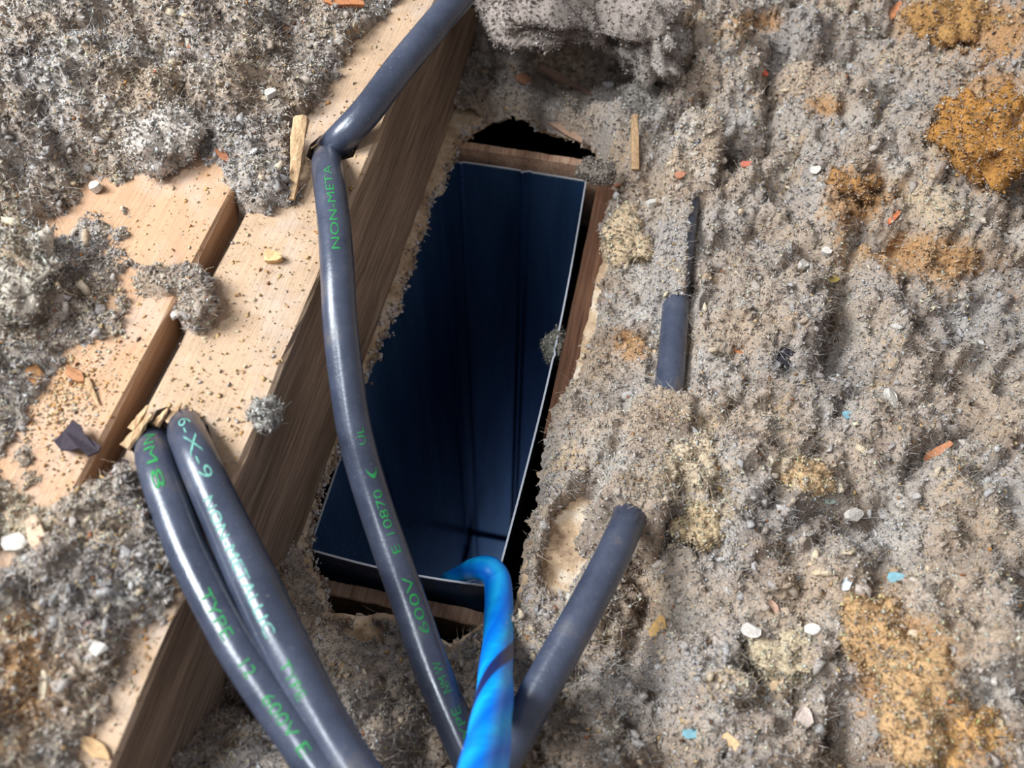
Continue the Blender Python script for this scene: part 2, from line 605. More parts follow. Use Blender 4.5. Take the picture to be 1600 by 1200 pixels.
def panel(name, p0, p1, out, bow, crease, thick=0.0007, z_top=DZ, z_bot=DB, extra=0.0):
    """one duct wall: p0->p1 along the rim, 'out' outward normal, bow in metres, crease list of (t, width, height)"""
    p0, p1, out = np.array(p0), np.array(p1), np.array(out)
    ts = sorted(set(list(np.linspace(0, 1, 33)) + [min(1, max(0, c[0] + q * c[1])) for c in crease for q in (-1, -.5, 0, .5, 1)]))
    zs = [z_top - f for f in (0, .004, .012, .03, .06, .10, .16, .24, .34, .45, .52, .535, .545, .56, .7, .9)] + [z_bot]

    def off(t, z):
        f = math.exp(-(z_top - z) / 0.22)
        o = bow * math.sin(math.pi * t) * f
        for c, wd, hh in crease:
            o += hh * max(0, 1 - abs(t - c) / wd)
        if z < z_top - .54: o -= 0.0030          # the next length of duct slips inside this one
        return o
    V, F = [], []
    for s in (0, 1):
        for z in zs:
            for t in ts:
                q = p0 + (p1 - p0) * t + out * (off(t, z) + (0 if s == 0 else thick))
                V.append((q[0], q[1], z))
    nt, nz = len(ts), len(zs)
    for s in (0, 1):
        o = s * nt * nz
        for j in range(nz - 1):
            for i in range(nt - 1):
                f = (o + j * nt + i, o + j * nt + i + 1, o + (j + 1) * nt + i + 1, o + (j + 1) * nt + i)
                F.append(f if s else f[::-1])
    n1 = nt * nz
    for j in range(nz - 1):
        F.append((j * nt, (j + 1) * nt, n1 + (j + 1) * nt, n1 + j * nt))
        F.append((j * nt + nt - 1, n1 + j * nt + nt - 1, n1 + (j + 1) * nt + nt - 1, (j + 1) * nt + nt - 1))
    o = link(name, mesh_py(name, V, F), MAT['steel'], duct)
    bm = bmesh.new(); bm.from_mesh(o.data); bmesh.ops.recalc_face_normals(bm, faces=bm.faces); bm.to_mesh(o.data); bm.free()
    # cut edge along the rim, its white highlight painted in by a near-white steel
    V, F = [], []
    for t in ts:
        q = p0 + (p1 - p0) * t
        for d, z in ((-.0001, z_top - .0003), (-.0001, z_top + .0005), (thick + .0001, z_top + .0005), (thick + .0001, z_top - .0003)):
            r = q + out * (off(t, z_top) + d)
            V.append((r[0], r[1], z))
    for i in range(nt - 1):
        for k in range(4):
            F.append((i * 4 + k, i * 4 + (k + 1) % 4, (i + 1) * 4 + (k + 1) % 4, (i + 1) * 4 + k))
    F.append((0, 1, 2, 3)); F.append(tuple((nt - 1) * 4 + k for k in (3, 2, 1, 0)))
    e = link('rim_edge', mesh_py('rim_edge', V, F), MAT['cut_steel_highlight'], o)
    e['label'] = 'cut steel rim edge with painted highlight'
    return o


panel('back_panel', (DX0, DY1, 0), (DX1, DY1, 0), (0, 1, 0), 0.0004, [(0.10, .02, -.0012), (0.55, .018, -.0014), (0.60, .018, .0008)])
panel('front_panel', (DX0, DY0, 0), (DX1, DY0, 0), (0, -1, 0), 0.0020, [])
panel('left_panel', (DX0, DY0, 0), (DX0, DY1, 0), (-1, 0, 0), 0.001, [(0.35, .01, .001), (0.93, .012, -.0012)])
panel('right_panel', (DX1, DY0, 0), (DX1, DY1, 0), (1, 0, 0), 0.0034, [(0.5, .01, .0006)])

# ------------------------------------------------------------------ insulation: the loose fill right of and around the hole
FX, FY = (-0.56, 0.42), (-0.04, 0.86)


def axis(lo, hi, flo, fhi, fine, coarse):
    a = np.arange(flo, fhi, fine)
    l = np.linspace(lo, flo, max(2, int((flo - lo) / coarse)), endpoint=False)
    h = np.linspace(fhi, hi, max(2, int((hi - fhi) / coarse)) + 1)[1:] if hi > fhi else np.array([])
    return np.concatenate([l, a, h]) if lo < flo else np.concatenate([a, h])


CABLE_R = [(1092, 215, .040), (1082, 268, .028), (1070, 340, .020), (1058, 440, .017), (1053, 520, .019), (1044, 610, .020), (1024, 690, .026), (1002, 760, .036),
           (966, 850, .050), (918, 945, .054), (858, 1052, .052), (800, 1160, .050), (756, 1245, .052), (715, 1340, .056)]
CR3 = np.array([P(*c) for c in CABLE_R])


def blob(px, py, cx, cy, rx, ry, rot=0):
    c, s = math.cos(math.radians(rot)), math.sin(math.radians(rot))
    dx, dy = px - cx, py - cy
    u, v = (dx * c + dy * s) / rx, (-dx * s + dy * c) / ry
    return np.exp(-(u * u + v * v))


def right_height(x, y):
    px, py = project(x, y, np.full(x.shape, 0.02))
    d = sdist(x, y, HOLE) + perlin(x * 160, y * 160, 3) * 0.0022 + perlin(x * 420, y * 420, 4) * 0.0012
    d = d - 0.0035 * smooth(.165, .125, y) - 0.0045 * smooth(-.05, -.02, x) * smooth(.235, .25, y) * smooth(.345, .325, y)
    base = 0.008 + 0.016 * smooth(0.0, 0.09, d) + 0.020 * smooth(0.02, 0.26, x) + 0.022 * smooth(0.44, 0.60, y) + 0.06 * smooth(0.58, 0.95, y)
    base += 0.012 * smooth(0.16, 0.02, y)
    # mounds and hollows seen in the photograph
    for cx, cy, rx, ry, rot, h in [
            (940, 672, 78, 48, 10, .016), (1090, 735, 105, 75, 20, .020), (1180, 860, 140, 70, 25, .012), (1040, 800, 45, 40, 0, .014), (1008, 862, 20, 36, 15, -.024),
            (1450, 1080, 120, 130, -20, .030), (1560, 170, 90, 130, 20, .034), (1335, 285, 60, 60, 0, .012), (1500, 330, 110, 60, 20, .010),
            (1270, 210, 120, 40, -20, .010), (1120, 80, 90, 60, 0, .014), (950, 190, 60, 30, 20, .012), (1000, 240, 50, 40, 0, .010),
            (870, 95, 110, 50, 8, -.036), (770, 110, 50, 60, 0, -.030), (900, 10, 150, 30, 5, .026), (780, -10, 90, 30, 0, .024), (1040, 110, 50, 60, 10, .022), (960, 180, 50, 24, 15, .010),
            (1540, 480, 80, 40, 30, -.010), (1180, 1000, 160, 60, -10, .006), (1000, 1130, 60, 40, 0, -.006), (540, 1040, 60, 60, 0, .004), (455, 940, 40, 60, 0, .010),
            (640, 1150, 130, 60, 0, .004), (1330, 960, 30, 80, 10, -.010), (1560, 620, 70, 30, 30, -.010), (1300, 1180, 120, 40, 0, -.006)]:
        base += h * blob(px, py, cx, cy, rx, ry, rot)
    k = (0.35 + 0.65 * smooth(0.0, 0.05, d)) * (1 + .35 * smooth(.30, .55, y))
    z = base + k * (0.010 * perlin(x * 16, y * 16, 1) + 0.017 * (puff(x, y, 0.036, 2) - .55) + 0.0105 * (puff(x, y, 0.0150, 6) - .5)) \
        + 0.0046 * (puff(x, y, 0.0062, 8) - .5) * (0.4 + 0.6 * k) + 0.0016 * perlin(x * 420, y * 420, 12)
    # deep brown crevices scattered through the fill
    cre = smooth(0.30, 0.62, perlin(x * 34, y * 34 + 7, 31)) * smooth(0.02, 0.06, d)
    z -= 0.015 * cre
    z = np.maximum(z, 0.0035 + 0.005 * puff(x, y, 0.013, 14) + 0.0035 * puff(x, y, 0.0062, 8))
    # bare patches of board
    for cx, cy, rx, ry, rot, h in [(925, 800, 62, 60, 0, .030), (885, 850, 40, 70, 15, .020), (560, 968, 40, 22, 5, .020), (640, 975, 30, 16, 5, .015)]:
        z -= h * smooth(0.25, 0.6, blob(px, py, cx, cy, rx, ry, rot))
    # the half-buried cable lies in a groove, except where the mound covers it
    best = np.full(x.shape, 1e9); cz = np.zeros(x.shape); cpy = np.zeros(x.shape); side = np.zeros(x.shape)
    for i in range(len(CR3) - 1):
        a, b = CR3[i], CR3[i + 1]
        e = (b - a)[:2]; L = e @ e
        t = np.clip(((x - a[0]) * e[0] + (y - a[1]) * e[1]) / L, 0, 1)
        dx, dy = x - a[0] - e[0] * t, y - a[1] - e[1] * t
        q = np.sqrt(dx * dx + dy * dy)
        m = q < best
        best = np.where(m, q, best)
        cz = np.where(m, a[2] + (b[2] - a[2]) * t, cz)
        cpy = np.where(m, CABLE_R[i][1] + (CABLE_R[i + 1][1] - CABLE_R[i][1]) * t, cpy)
        side = np.where(m, dx * -e[1] + dy * e[0], side)
    open_ = smooth(470, 505, cpy) * smooth(632, 612, cpy) + smooth(800, 830, cpy)
    upper = smooth(285, 310, cpy) * smooth(500, 470, cpy)
    groove = cz - 0.004
    near = smooth(0.0125, 0.0085, best)
    z = np.where(open_ * near > 0.02, z * (1 - open_ * near) + np.minimum(z, groove) * open_ * near, z)
    # upper stretch: only the right flank of the cable shows
    sd = best * np.sign(side)
    show = upper * smooth(0.0026, 0.0042, sd) * smooth(0.0105, 0.0085, sd)
    z = z * (1 - show) + np.minimum(z, groove) * show
    hide = upper * smooth(0.0036, 0.0020, sd) * smooth(-0.016, -0.010, sd)
    z = np.where(hide > .02, np.maximum(z, (cz + 0.0075) * hide), z)
    cov = smooth(612, 632, cpy) * smooth(825, 800, cpy) + smooth(330, 305, cpy)
    cv = cov * smooth(0.020, 0.010, best)
    z = np.where(cv > .02, np.maximum(z, (cz + 0.011 + 0.004 * (puff(x, y, 0.012, 41) - .5)) * cv), z)
    # thin out and end at the torn edge
    z = z * smooth(-0.0035, 0.0055, d) - 0.004 * smooth(0.002, -0.003, d)
    # nothing lies on the narrow torn ledge between beam and hole
    led = smooth(-0.088, -0.096, x) * smooth(0.128, 0.140, y) * smooth(0.425, 0.405, y)
    z = z * (1 - led) - 0.003 * led
    return z, np.where(led > .5, -1, d)


def tint_for(px, py, x, y, n):
    """colour of each tuft: grey to beige cellulose with golden and cream patches (albedo, linear)"""
    g = np.array(lin((173, 167, 163))[:3]); bge = np.array(lin((182, 164, 146))[:3]); dk = np.array(lin((120, 102, 90))[:3])
    gold = np.array(lin((186, 138, 82))[:3]); cream = np.array(lin((212, 192, 164))[:3]); pale = np.array(lin((200, 196, 190))[:3])
    a = np.clip(0.5 + 0.9 * perlin(x * 26, y * 26, 51) + 0.35 * n, 0, 1)[:, None]
    c = g * (1 - a) + bge * a
    b = smooth(0.15, 0.7, perlin(x * 48, y * 48, 52) + 0.25 * n)[:, None]
    c = c * (1 - .55 * b) + dk * .55 * b
    p = smooth(0.2, 0.8, perlin(x * 60 + 9, y * 60, 53) + 0.4 * n)[:, None]
    c = c * (1 - .6 * p) + pale * .6 * p
    wob = perlin(x * 45, y * 45, 54)

    def region(lst, col, c, amt):
        for cx, cy, rx, ry, rot in lst:
            m = smooth(0.28, 0.62, blob(px, py, cx, cy, rx, ry, rot) + 0.45 * wob + 0.30 * n)[:, None] * amt
            c = c * (1 - m) + col * m
        return c
    c = region([(1560, 190, 75, 110, 15), (1520, 40, 120, 50, 10), (1350, 320, 70, 50, 20), (1450, 400, 110, 40, 15), (1400, 1040, 80, 110, -25), (1480, 1160, 100, 60, 10),
                (1190, 35, 45, 20, 0), (1285, 165, 40, 20, 20), (985, 535, 28, 30, 0), (40, 1060, 60, 90, 0)], gold, c, 0.7)
    c = region([(1090, 740, 60, 50, 0), (1220, 1030, 60, 40, -20), (1470, 330, 60, 30, 10), (255, 225, 34, 45, 20), (20, 450, 50, 90, 0), (1120, 800, 50, 30, 0),
                (1250, 740, 50, 30, 10), (40, 800, 60, 60, 0)], cream, c, 0.75)
    c = c * 1.5
    mx = c.max(1, keepdims=True)
    return c * np.minimum(1, .86 / mx)


def build_fill(name, xs, ys, hfun, keep, z0, label, seed):
    X, Y = np.meshgrid(xs, ys)
    Z, d = hfun(X, Y)
    jx = perlin(X * 330, Y * 330, seed + 61) * 0.0016 + perlin(X * 900, Y * 900, seed + 63) * .0005
    jy = perlin(X * 330, Y * 330, seed + 62) * 0.0016 + perlin(X * 900, Y * 900, seed + 64) * .0005
    ok = keep(X, Y, Z, d)
    ny, nx = X.shape
    V = np.stack([X + jx, Y + jy, Z], -1).reshape(-1, 3)
    idx = np.arange(nx * ny).reshape(ny, nx)
    f = np.stack([idx[:-1, :-1], idx[:-1, 1:], idx[1:, 1:], idx[1:, :-1]], -1).reshape(-1, 4)
    okf = ok.reshape(-1)[f].all(1)
    f = f[okf]
    used = np.unique(f)
    re = np.full(len(V), -1); re[used] = np.arange(len(used))
    V2 = V[used]
    px, py = project(V2[:, 0], V2[:, 1], V2[:, 2])
    c = tint_for(px, py, V2[:, 0], V2[:, 1], perlin(V2[:, 0] * 700, V2[:, 1] * 700, 71)) * np.array([.86, .80, .74])  # base under the crumbs turned browner and darker to imitate shading in crevices
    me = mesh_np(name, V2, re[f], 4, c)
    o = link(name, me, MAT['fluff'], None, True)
    tag(o, label, 'insulation', kind='stuff')
    nr = np.zeros(len(V2) * 3, np.float32)
    me.vertex_normals.foreach_get('vector', nr)
    nz = np.abs(nr.reshape(-1, 3)[:, 2])
    return o, np.column_stack([V2, 1 / np.clip(nz, .22, 1)])


def keep_right(X, Y, Z, d):
    return d > -0.0042


xs = axis(-0.122, 1.2, -0.121, FX[1], 0.0014, 0.02)
ys = axis(-0.9, 1.5, FY[0], FY[1], 0.0014, 0.02)
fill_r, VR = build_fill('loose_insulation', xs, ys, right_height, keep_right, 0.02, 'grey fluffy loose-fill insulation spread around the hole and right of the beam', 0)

# ------------------------------------------------------------------ insulation left of the beam, lying on plank and beam top
BARE_PX = [(760, -120), (668, -60), (612, 10), (560, 48), (528, 96), (508, 140), (478, 168), (462, 196), (470, 250), (440, 290), (408, 306), (378, 302), (340, 272),
           (296, 254), (246, 262), (214, 300), (206, 345), (208, 392), (226, 420), (205, 452), (214, 490), (196, 522), (150, 545), (112, 560), (92, 602), (58, 640),
           (46, 690), (74, 728), (86, 768), (128, 766), (168, 742), (200, 728), (226, 775), (250, 836), (282, 872), (270, 920), (236, 955), (196, 1010), (172, 1080), (142, 1132), (96, 1260), (30, 1500),
           (900, 1500), (900, 600), (1000, -120)]
BARE = np.array([P(a, b, 0.093)[:2] for a, b in BARE_PX])


def left_height(x, y):
    px, py = project(x, y, np.full(x.shape, 0.10))
    d = sdist(x, y, BARE) + perlin(x * 120, y * 120, 83) * 0.004 + perlin(x * 330, y * 330, 84) * 0.002
    base = 0.0935 + 0.014 * smooth(0.0, 0.05, d) + 0.016 * smooth(0.03, 0.16, d) + 0.03 * smooth(0.45, 0.8, y)
    for cx, cy, rx, ry, rot, h in [(150, 180, 120, 60, 20, .010), (60, 330, 80, 60, 0, -.008), (30, 460, 60, 90, 0, .008), (255, 215, 34, 46, 20, .008), (300, 40, 100, 50, 0, .008),
                                   (60, 800, 80, 50, 0, .006), (140, 280, 40, 24, 0, -.010), (60, 770, 30, 30, 0, -.006)]:
        base += h * blob(px, py, cx, cy, rx, ry, rot)
    k = 0.25 + 0.75 * smooth(0.0, 0.05, d)
    z = base + k * (0.006 * perlin(x * 18, y * 18, 85) + 0.014 * (puff(x, y, 0.034, 86) - .55) + 0.0095 * (puff(x, y, 0.0145, 87) - .5)) \
        + 0.0042 * (puff(x, y, 0.006, 88) - .5) + 0.0014 * perlin(x * 420, y * 420, 89)
    z -= 0.008 * smooth(0.30, 0.62, perlin(x * 34 + 3, y * 34, 90)) * smooth(0.02, 0.06, d)
    # small tongue of fluff lying across the plank
    t = smooth(0.30, 0.62, np.maximum(blob(px, py, 262, 428, 62, 24, -4) + .12 * perlin(x * 120, y * 120, 91), blob(px, py, 300, 462, 30, 34, 20)))
    t2 = smooth(0.35, 0.6, blob(px, py, 395, 262, 62, 42, 15) + .15 * perlin(x * 120, y * 120, 92))
    m = smooth(-0.003, 0.004, d)
    z = z * m + 0.080 * (1 - m)
    z = np.maximum(z, np.where(t > .05, 0.0920 + (0.0055 + 0.003 * puff(x, y, .008, 93)) * t, 0))
    z = np.maximum(z, np.where(t2 > .05, 0.0880 + (0.0085 + 0.005 * puff(x, y, .008, 94)) * t2, 0))
    return z, d


xs = axis(-1.3, -0.1196, FX[0], -0.1196, 0.0014, 0.02)
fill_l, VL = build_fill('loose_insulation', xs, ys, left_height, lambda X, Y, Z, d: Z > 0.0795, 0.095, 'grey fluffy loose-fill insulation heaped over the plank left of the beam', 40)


# ------------------------------------------------------------------ tufts, crumbs and fibres that make the fill fluffy
TET = np.array([(1, 0, -.4), (-.5, .87, -.4), (-.5, -.87, -.4), (0, 0, 1)], float)
TETF = np.array([(0, 2, 1), (0, 1, 3), (1, 2, 3), (2, 0, 3)])
OCT = np.array([(1, 0, 0), (-1, 0, 0), (0, 1, 0), (0, -1, 0), (0, 0, 1), (0, 0, -1)], float)
OCTF = np.array([(0, 2, 4), (2, 1, 4), (1, 3, 4), (3, 0, 4), (2, 0, 5), (1, 2, 5), (3, 1, 5), (0, 3, 5)])
_t = (1 + 5 ** .5) / 2
ICO = np.array([(-1, _t, 0), (1, _t, 0), (-1, -_t, 0), (1, -_t, 0), (0, -1, _t), (0, 1, _t), (0, -1, -_t), (0, 1, -_t), (_t, 0, -1), (_t, 0, 1), (-_t, 0, -1), (-_t, 0, 1)]) / 1.9
ICOF = np.array([(0, 11, 5), (0, 5, 1), (0, 1, 7), (0, 7, 10), (0, 10, 11), (1, 5, 9), (5, 11, 4), (11, 10, 2), (10, 7, 6), (7, 1, 8), (3, 9, 4), (3, 4, 2), (3, 2, 6), (3, 6, 8), (3, 8, 9), (4, 9, 5), (2, 4, 11), (6, 2, 10), (8, 6, 7), (9, 8, 1)])


def rand_rot(n):
    q = RNG.normal(size=(n, 4)); q /= np.linalg.norm(q, axis=1)[:, None]
    a, b, c, d = q.T
    return np.stack([np.stack([1 - 2 * (c * c + d * d), 2 * (b * c - a * d), 2 * (b * d + a * c)], -1),
                     np.stack([2 * (b * c + a * d), 1 - 2 * (b * b + d * d), 2 * (c * d - a * b)], -1),
                     np.stack([2 * (b * d - a * c), 2 * (c * d + a * b), 1 - 2 * (b * b + c * c)], -1)], 1)


def crumbs(name, pos, size, col, base=OCT, bf=OCTF, aniso=(1, .8, .6), jit=0.35, parent=None, mat='fluff'):
    n = len(pos)
    sh = base[None] * (1 + RNG.normal(size=(n, len(base), 1)) * jit) * np.array(aniso) * size[:, None, None]
    v = np.einsum('nij,nkj->nki', rand_rot(n), sh) + pos[:, None, :]
    f = bf[None] + (np.arange(n) * len(base))[:, None, None]
    me = mesh_np(name, v.reshape(-1, 3), f.reshape(-1, 3), 3, np.repeat(col, len(base), 0))
    return link(name, me, MAT[mat], parent, False)


def pick(V, n, zmin=-1):
    px, py = project(V[:, 0], V[:, 1], V[:, 2])
    dist2 = (V[:, 0] ** 2 + V[:, 1] ** 2 + (V[:, 2] - CAMH) ** 2)
    wgt = ((px > -80) & (px < 1680) & (py > -80) & (py < 1280) & (V[:, 2] > zmin)) / dist2 * V[:, 3]
    i = RNG.choice(len(V), n, p=wgt / wgt.sum())
    p = V[i, :3] + np.column_stack([RNG.normal(size=(n, 2)) * .0004, np.zeros(n)])
    return p, px[i], py[i]


def fibre_mesh(name, pos, length, width, col, parent, lift=0.6, seg=3):
    n = len(pos)
    d = RNG.normal(size=(n, 3)); d[:, 2] = np.abs(d[:, 2]) * lift
    d /= np.linalg.norm(d, axis=1)[:, None]
    bend = RNG.normal(size=(n, 3)) * 0.6
    s = np.cross(d, RNG.normal(size=(n, 3))); s /= np.linalg.norm(s, axis=1)[:, None]
    V = np.zeros((n, (seg + 1) * 2, 3))
    for i in range(seg + 1):
        t = i / seg
        c = pos + (d * t + bend * t * t * .5) * length[:, None]
        wd = width[:, None] * (1 - .6 * t)
        V[:, 2 * i] = c - s * wd; V[:, 2 * i + 1] = c + s * wd
    f = np.array([(2 * i, 2 * i + 1, 2 * i + 3, 2 * i + 2) for i in range(seg)])
    F = f[None] + (np.arange(n) * (seg + 1) * 2)[:, None, None]
    me = mesh_np(name, V.reshape(-1, 3), F.reshape(-1, 4), 4, np.repeat(col, (seg + 1) * 2, 0))
    return link(name, me, MAT['fluff'], parent)


def dress(fill, V, share, zmin):
    n1, n2, n3, n4 = int(240000 * share), int(5000 * share), int(95000 * share), int(7000 * share)
    p, px, py = pick(V, n1, zmin)
    n = RNG.normal(size=n1)
    c = tint_for(px, py, p[:, 0], p[:, 1], n) * np.exp(.26 * RNG.normal(size=(n1, 1)) + .05)
    s = (0.00032 + 0.0007 * RNG.random(n1) ** 2.2) * np.clip(np.sqrt(p[:, 0] ** 2 + p[:, 1] ** 2 + .1) / .42, .9, 1.5)
    p[:, 2] += s * .4
    crumbs('crumb_layer', p, s, np.clip(c, .02, .95), TET, TETF, (1.5, .8, .5), parent=fill)['kind'] = 'stuff'
    p, px, py = pick(V, n2, zmin)
    c = tint_for(px, py, p[:, 0], p[:, 1], RNG.normal(size=n2)) * (1 + .10 * RNG.normal(size=(n2, 1)))
    s = 0.0007 + 0.0018 * RNG.random(n2) ** 3
    crumbs('tuft_layer', p, s, np.clip(c, .02, .95), ICO, ICOF, (1.25, .85, .55), .42, parent=fill)['kind'] = 'stuff'
    p, px, py = pick(V, n3, zmin)
    c = tint_for(px, py, p[:, 0], p[:, 1], RNG.normal(size=n3)) * 1.12
    fibre_mesh('fibre_layer', p, 0.0015 + .0045 * RNG.random(n3) ** 2, np.full(n3, .00009), np.clip(c, 0, .95), fill, seg=2)['kind'] = 'stuff'
    # bright and rusty specks: paper, sawdust and wood flakes
    p, px, py = pick(V, n4, zmin)
    pal = np.array([lin(q)[:3] for q in [(222, 182, 122), (232, 222, 206), (206, 150, 90), (190, 116, 70), (236, 204, 150), (120, 84, 60), (206, 180, 168), (90, 80, 80)]])
    c = pal[RNG.choice(8, n4, p=[.24, .2, .14, .08, .16, .08, .06, .04])]
    s = 0.0004 + 0.0009 * RNG.random(n4) ** 2
    p[:, 2] += s * .6
    crumbs('flake_layer', p, s, c, OCT, OCTF, (1.2, .7, .22), .25, parent=fill, mat='flake')['kind'] = 'stuff'


dress(fill_r, VR[VR[:, 2] > -0.002], 0.74, -0.002)
dress(fill_l, VL, 0.34, 0.0895)

# terrain lookup for placing things on the fill
from mathutils.bvhtree import BVHTree
_dg = bpy.context.evaluated_depsgraph_get(); _dg.update()


def bvh_of(o):
    me = o.data
    return BVHTree.FromPolygons([v.co.copy() for v in me.vertices], [tuple(p.vertices) for p in me.polygons])


TREES = [bvh_of(fill_r), bvh_of(fill_l), bvh_of(beam), bvh_of(plank)]
CAMV = Vector((0, 0, CAMH))


def hit(px, py):
    d = Vector(R @ np.array([px - 800.0, -(py - 600.0), -FPX])).normalized()
    best = None
    for t in TREES:
        q = t.ray_cast(CAMV, d)
        if q[0] is not None and (best is None or q[3] < best[3]): best = q
    return (best[0], best[1]) if best else (Vector(P(px, py, 0.02)), Vector((0, 0, 1)))


# ------------------------------------------------------------------ sawdust on the bare wood
def sawdust():
    n = 9000
    px = RNG.uniform(30, 660, n); py = RNG.uniform(-20, 1200, n)
    extra = 1100
    px = np.concatenate([px, RNG.normal(110, 38, extra)]); py = np.concatenate([py, RNG.normal(612, 45, extra)])
    pos = np.array([P(a, b, BZ + .0004) for a, b in zip(px, py)])
    d = sdist(pos[:, 0], pos[:, 1], BARE)
    onb = (pos[:, 0] < BX1 - .001) & (pos[:, 0] > BX0 + .001)
    onp = (pos[:, 0] < -0.1645) & (pos[:, 0] > -0.27)
    pos[onp, 2] = 0.0950
    ok = (d < 0.001) & (onb | onp)
    for hp in (h1, h2): ok &= sdist(pos[:, 0], pos[:, 1], hp) > 0.0005
    pos = pos[ok]
    n = len(pos)
    pal = np.array([lin(q)[:3] for q in [(244, 204, 144), (228, 170, 104), (246, 226, 190), (160, 104, 62), (238, 212, 172), (96, 76, 64), (206, 196, 184)]])
    c = pal[RNG.choice(7, n, p=[.32, .16, .24, .015, .16, .015, .09])]
    s = 0.00022 + 0.0009 * RNG.random(n) ** 3.2
    o = crumbs('sawdust', pos, s, c, OCT, OCTF, (1.2, .8, .4), .3, mat='flake')
    tag(o, 'golden sawdust grains sprinkled over the beam top and plank', 'sawdust', kind='stuff')


sawdust()


# white plaster crumbs hanging along the torn board edge under the beam
def plaster_edge():
    e = []
    for p in RAG:
        if p[0] < -0.095 or (p[1] > 0.36 and p[0] < -0.06): e.append(p)
    e = np.array(e)
    n = 1500
    i = RNG.integers(0, len(e), n)
    pos = np.column_stack([e[i] + RNG.normal(size=(n, 2)) * .0012, -BT * RNG.random(n) * .9 + .0004])
    pal = np.array([lin(q)[:3] for q in [(224, 214, 204), (206, 186, 164), (170, 142, 118), (236, 234, 236)]])
    c = pal[RNG.choice(4, n, p=[.3, .3, .25, .15])]
    s = .0004 + .0011 * RNG.random(n) ** 2
    o = crumbs('plaster_crumbs', pos, s, c, ICO, ICOF, (1, .8, .7), .2, mat='flake')
    tag(o, 'crumbling pale plaster bits along the torn edge under the beam', 'plaster', kind='stuff')


plaster_edge()


# ------------------------------------------------------------------ cables
def spline(pts, n=160):
    p = np.array(pts, float)
    p = np.vstack([2 * p[0] - p[1], p, 2 * p[-1] - p[-2]])
    out = []
    m = len(p) - 3
    per = max(4, n // m)
    for i in range(m):
        a, b, c, d = p[i:i + 4]
        for k in range(per):
            t = k / per
            out.append(.5 * ((2 * b) + (c - a) * t + (2 * a - 5 * b + 4 * c - d) * t * t + (3 * b - a - 3 * c + d) * t ** 3))
    out.append(p[-2])
    out = np.array(out)
    for _ in range(3): out[1:-1] = (out[:-2] + 2 * out[1:-1] + out[2:]) / 4
    return out


class Tube:
    """a cable; angle 0 is the side that carries the printing (turned to the camera height)"""

    def __init__(s, pts, r, flat=1.0, n=160):
        s.c = spline(pts, n)
        s.r = np.broadcast_to(np.asarray(r, float), (len(s.c),)) if np.ndim(r) == 0 else np.interp(np.linspace(0, 1, len(s.c)), np.linspace(0, 1, len(r)), r)
        t = np.gradient(s.c, axis=0); t /= np.linalg.norm(t, axis=1)[:, None]
        ref = np.array([0, 0, CAMH]) - s.c
        ref = ref / np.linalg.norm(ref, axis=1)[:, None]
        u = ref - (ref * t).sum(1)[:, None] * t
        u /= np.linalg.norm(u, axis=1)[:, None]
        s.t, s.u, s.v = t, u, np.cross(t, u)
        s.flat = flat
        s.len = np.concatenate([[0], np.cumsum(np.linalg.norm(np.diff(s.c, axis=0), axis=1))])

    def point(s, along, ang, off=0.0):
        c = np.array([np.interp(along, s.len, s.c[:, k]) for k in range(3)])
        u = np.array([np.interp(along, s.len, s.u[:, k]) for k in range(3)])
        v = np.array([np.interp(along, s.len, s.v[:, k]) for k in range(3)])
        r = np.interp(along, s.len, s.r)
        return c + u * math.cos(ang) * (r * s.flat + off) + v * math.sin(ang) * (r + off)

    def mesh(s, name, m=28, lobes=0, lobe_amp=0, turns=0):
        n = len(s.c)
        V = []
        for i in range(n):
            for k in range(m):
                a = 2 * math.pi * k / m
                r = s.r[i] * (1 + lobe_amp * math.cos(lobes * a + 2 * math.pi * turns * s.len[i]))
                V.append(s.c[i] + s.u[i] * math.cos(a) * r * s.flat + s.v[i] * math.sin(a) * r)
        F = [(i * m + k, i * m + (k + 1) % m, (i + 1) * m + (k + 1) % m, (i + 1) * m + k) for i in range(n - 1) for k in range(m)]
        F.append(tuple(range(m))[::-1]); F.append(tuple((n - 1) * m + k for k in range(m)))
        me = mesh_py(name, V, F)
        uv = me.uv_layers.new(name='wrap')
        li = 0
        for pi, pl in enumerate(me.polygons):
            for q, lp in enumerate(pl.loop_indices):
                vi = me.loops[lp].vertex_index
                i, k = vi // m, vi % m
                vv = k / m
                if pi < (n - 1) * m and (pi % m) == m - 1 and k == 0: vv = 1.0
                uv.data[lp].uv = (s.len[i], vv)
        bm = bmesh.new(); bm.from_mesh(me); bmesh.ops.recalc_face_normals(bm, faces=bm.faces); bm.to_mesh(me); bm.free()
        return me

    def near(s, px, py):
        x, y = project(s.c[:, 0], s.c[:, 1], s.c[:, 2])
        return s.len[np.argmin((x - px) ** 2 + (y - py) ** 2)]


